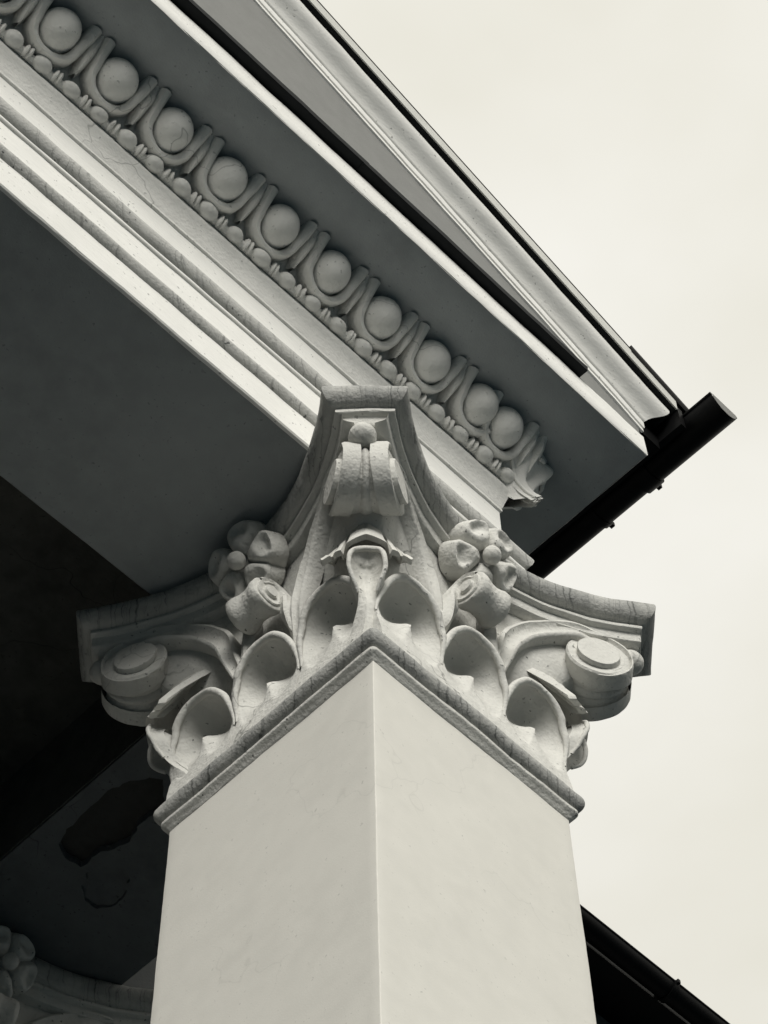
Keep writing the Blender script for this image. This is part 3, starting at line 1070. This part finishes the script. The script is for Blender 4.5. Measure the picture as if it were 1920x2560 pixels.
build_pillar_meshes()

def make_pillar(loc, label):
    P = PILLAR_MESH
    root = thing('corinthian_pillar', label, 'pillar', loc, 'square pillars of the portico')
    up_ = (0, 0, H)
    link('shaft', P['shaft'], M['shaft'], root, up_)
    link('base', P['base'], M['shaft'], root, up_)
    link('neck_ring', P['neck_ring'], M['neck'], root, up_)
    link('bell', P['bell'], M['leaf'], root, up_)
    link('abacus', P['abacus'], M['abacus'], root, up_)
    for k in range(4):
        a = k * PI / 2
        hw, outd = (WX, WY) if k % 2 == 0 else (WY, WX)
        R = Matrix.Rotation(a, 3, 'Z')
        def place(name, me, mat, x, o_=0.0, z=0.0, parent=root, rot=0.0):
            p = R @ Vector((x, -outd - o_, z))
            return link(name, me, mat, parent, (p.x, p.y, p.z + H), a + rot)
        for i, x in enumerate((-0.335, 0.0, 0.335)):
            place('acanthus_leaf', P['leaf%d' % ((i + k) % 3)], M['leaf'], x * (hw / 0.506), -0.006)
        sroot = place('small_scroll', P['scroll'], M['capital'], 0.0, 0.0)
        for kk in ('sdisc_l', 'sdisc_r'):
            link('scroll_disc', P[kk], M['capital'], sroot)
        for kk in ('sstrap_l', 'sstrap_r'):
            link('scroll_strap', P[kk], M['capital'], sroot)
        p = R @ Vector((-0.01, -0.655, 1.085))
        ros = link('rosette', P['rosette_back'], M['capital'], root, (p.x, p.y, p.z + H), 0)
        ros.rotation_euler = (Matrix.Rotation(a, 3, 'Z') @ Matrix.Rotation(math.radians(30), 3, 'X')).to_euler()
        for i in range(5):
            pt = link('petal', P['petal%d' % (i % 2)], M['capital'], ros)
            pt.rotation_euler = (0, 2 * PI * i / 5 + 0.35 + random.uniform(-.08, .08), 0)
            sq_ = random.uniform(0.93, 1.05)
            pt.scale = (sq_, 1.0, sq_ * random.uniform(0.94, 1.05))
        link('flower_heart', P['heart'], M['capital'], ros)
        ad = a - PI / 4
        def diag(name, me, mat, parent=root):
            return link(name, me, mat, parent, up_ if parent is root else (0, 0, 0), ad if parent is root else 0)
        diag('corner_leaf', P['corner_leaf'], M['leaf'])
        diag('tongue_leaf', P['tongue'], M['leaf'])
        diag('bud', P['bud'], M['capital'])
        vol = diag('volute', P['volute'], M['capital'])
        for kk, nm in (('disc_l', 'disc'), ('disc_r', 'disc'), ('strap_l', 'strap'), ('strap_r', 'strap')):
            diag(nm, P[kk], M['leaf'], vol)
    return root

make_pillar((0.506, 0.5305, 0), 'pale square pillar with its leafy capital in full view below the entablature')
make_pillar((0.506, 3.47, 0), 'dim pillar in the shade at the back of the portico, only its capital edge showing')

# ================================================================= GUTTERS, WING
def gutter(parent, axis, c, r, a0, a1, cap=True):
    """half-round gutter along 'x' or 'y'; c is (cross coordinate, z)"""
    mb = MB()
    n = 20
    def pt(along, rr, an):
        q, z = c[0] + rr * math.cos(an), c[1] - rr * math.sin(an)
        return (q, along, z) if axis == 'y' else (along, q, z)
    outer, inner = [], []
    for i in range(n + 1):
        an = PI * i / n
        outer.append(an)
    rows = []
    for al in np.linspace(a0, a1, 12):
        ring = [pt(al, r, an) for an in outer] + [pt(al, r - 0.006, an) for an in outer[::-1]]
        rows.append(ring)
    mb.grid(rows, closed_u=True)
    mb.cap(rows[0])
    mb.cap(rows[-1][::-1])
    for sd in (0, PI):                                  # rolled lips
        mb.tube([pt(a0, r, sd), pt(a1, r, sd)], 0.010, 8)
    g_ = link('channel', mb.mesh('channel', 40), M['black'], parent)
    if cap:
        mb = MB()
        mb.cap([pt(a0 - 0.004, r - 0.003, an) for an in outer])
        mb.cap([pt(a0 + 0.002, r - 0.003, an) for an in outer][::-1])
        link('end_cap', mb.mesh('end_cap'), M['cap'], parent)
    def band(al, w, rr, nm):
        mb = MB()
        rws = [[pt(al - w / 2, rr, an) for an in outer] , [pt(al + w / 2, rr, an) for an in outer]]
        inn = [[pt(al - w / 2, r + 0.001, an) for an in outer] , [pt(al + w / 2, r + 0.001, an) for an in outer]]
        mb.grid(rws)
        mb.grid([inn[0], rws[0]])
        mb.grid([rws[1], inn[1]])
        for an in (0.12, PI - 0.12):
            p = pt(al, rr + 0.006, an)
            mb.box(p[0] - 0.012, p[0] + 0.012, p[1] - 0.012, p[1] + 0.012, p[2] - 0.012, p[2] + 0.02)
        return link(nm, mb.mesh(nm, 30), M['black'], parent)
    return band

gt = thing('eaves_gutter', 'black half-round gutter sticking out past the corner of the pediment', 'gutter', (0, 0, H))
band = gutter(gt, 'y', (1.655, 3.06), 0.092, -0.775, YB)
band(-0.26, 0.085, 0.103, 'joint_collar')
band(0.05, 0.03, 0.100, 'bracket')
band(0.52, 0.03, 0.100, 'bracket')
band(1.3, 0.03, 0.100, 'bracket')
band(2.1, 0.03, 0.100, 'bracket')

wing = thing('wing_building', 'darkened side wing behind the pillar, its black eaves cutting the sky', 'building', (0, 0, H))
mb = MB()
mb.box(-9, 16, 3.47, 9.0, -H, 5.28)
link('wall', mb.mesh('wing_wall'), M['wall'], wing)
mb = MB()
mb.box(1.2, 16, 3.10, 3.468, 5.17, 5.27)
link('eaves_soffit', mb.mesh('eaves_soffit'), M['black'], wing)
mb = MB()
mb.grid([[(1.2, 3.08, 5.272), (16, 3.08, 5.272)], [(1.2, 3.08, 5.31), (16, 3.08, 5.31)], [(1.2, 9.0, 7.27), (16, 9.0, 7.27)], [(1.2, 9.0, 7.22), (16, 9.0, 7.22)], [(1.2, 3.08, 5.272), (16, 3.08, 5.272)]])
link('roof', mb.mesh('wing_roof'), M['black'], wing)
wg = thing('wing_gutter', 'black gutter with clips along the eaves of the side wing, bottom right', 'gutter', (0, 0, H))
band = gutter(wg, 'x', (2.995, 5.19), 0.085, 1.2, 16.0, cap=False)
for x in (5.9, 6.6, 7.3, 8.0, 8.7, 9.4):
    band(x, 0.05, 0.097, 'bracket')
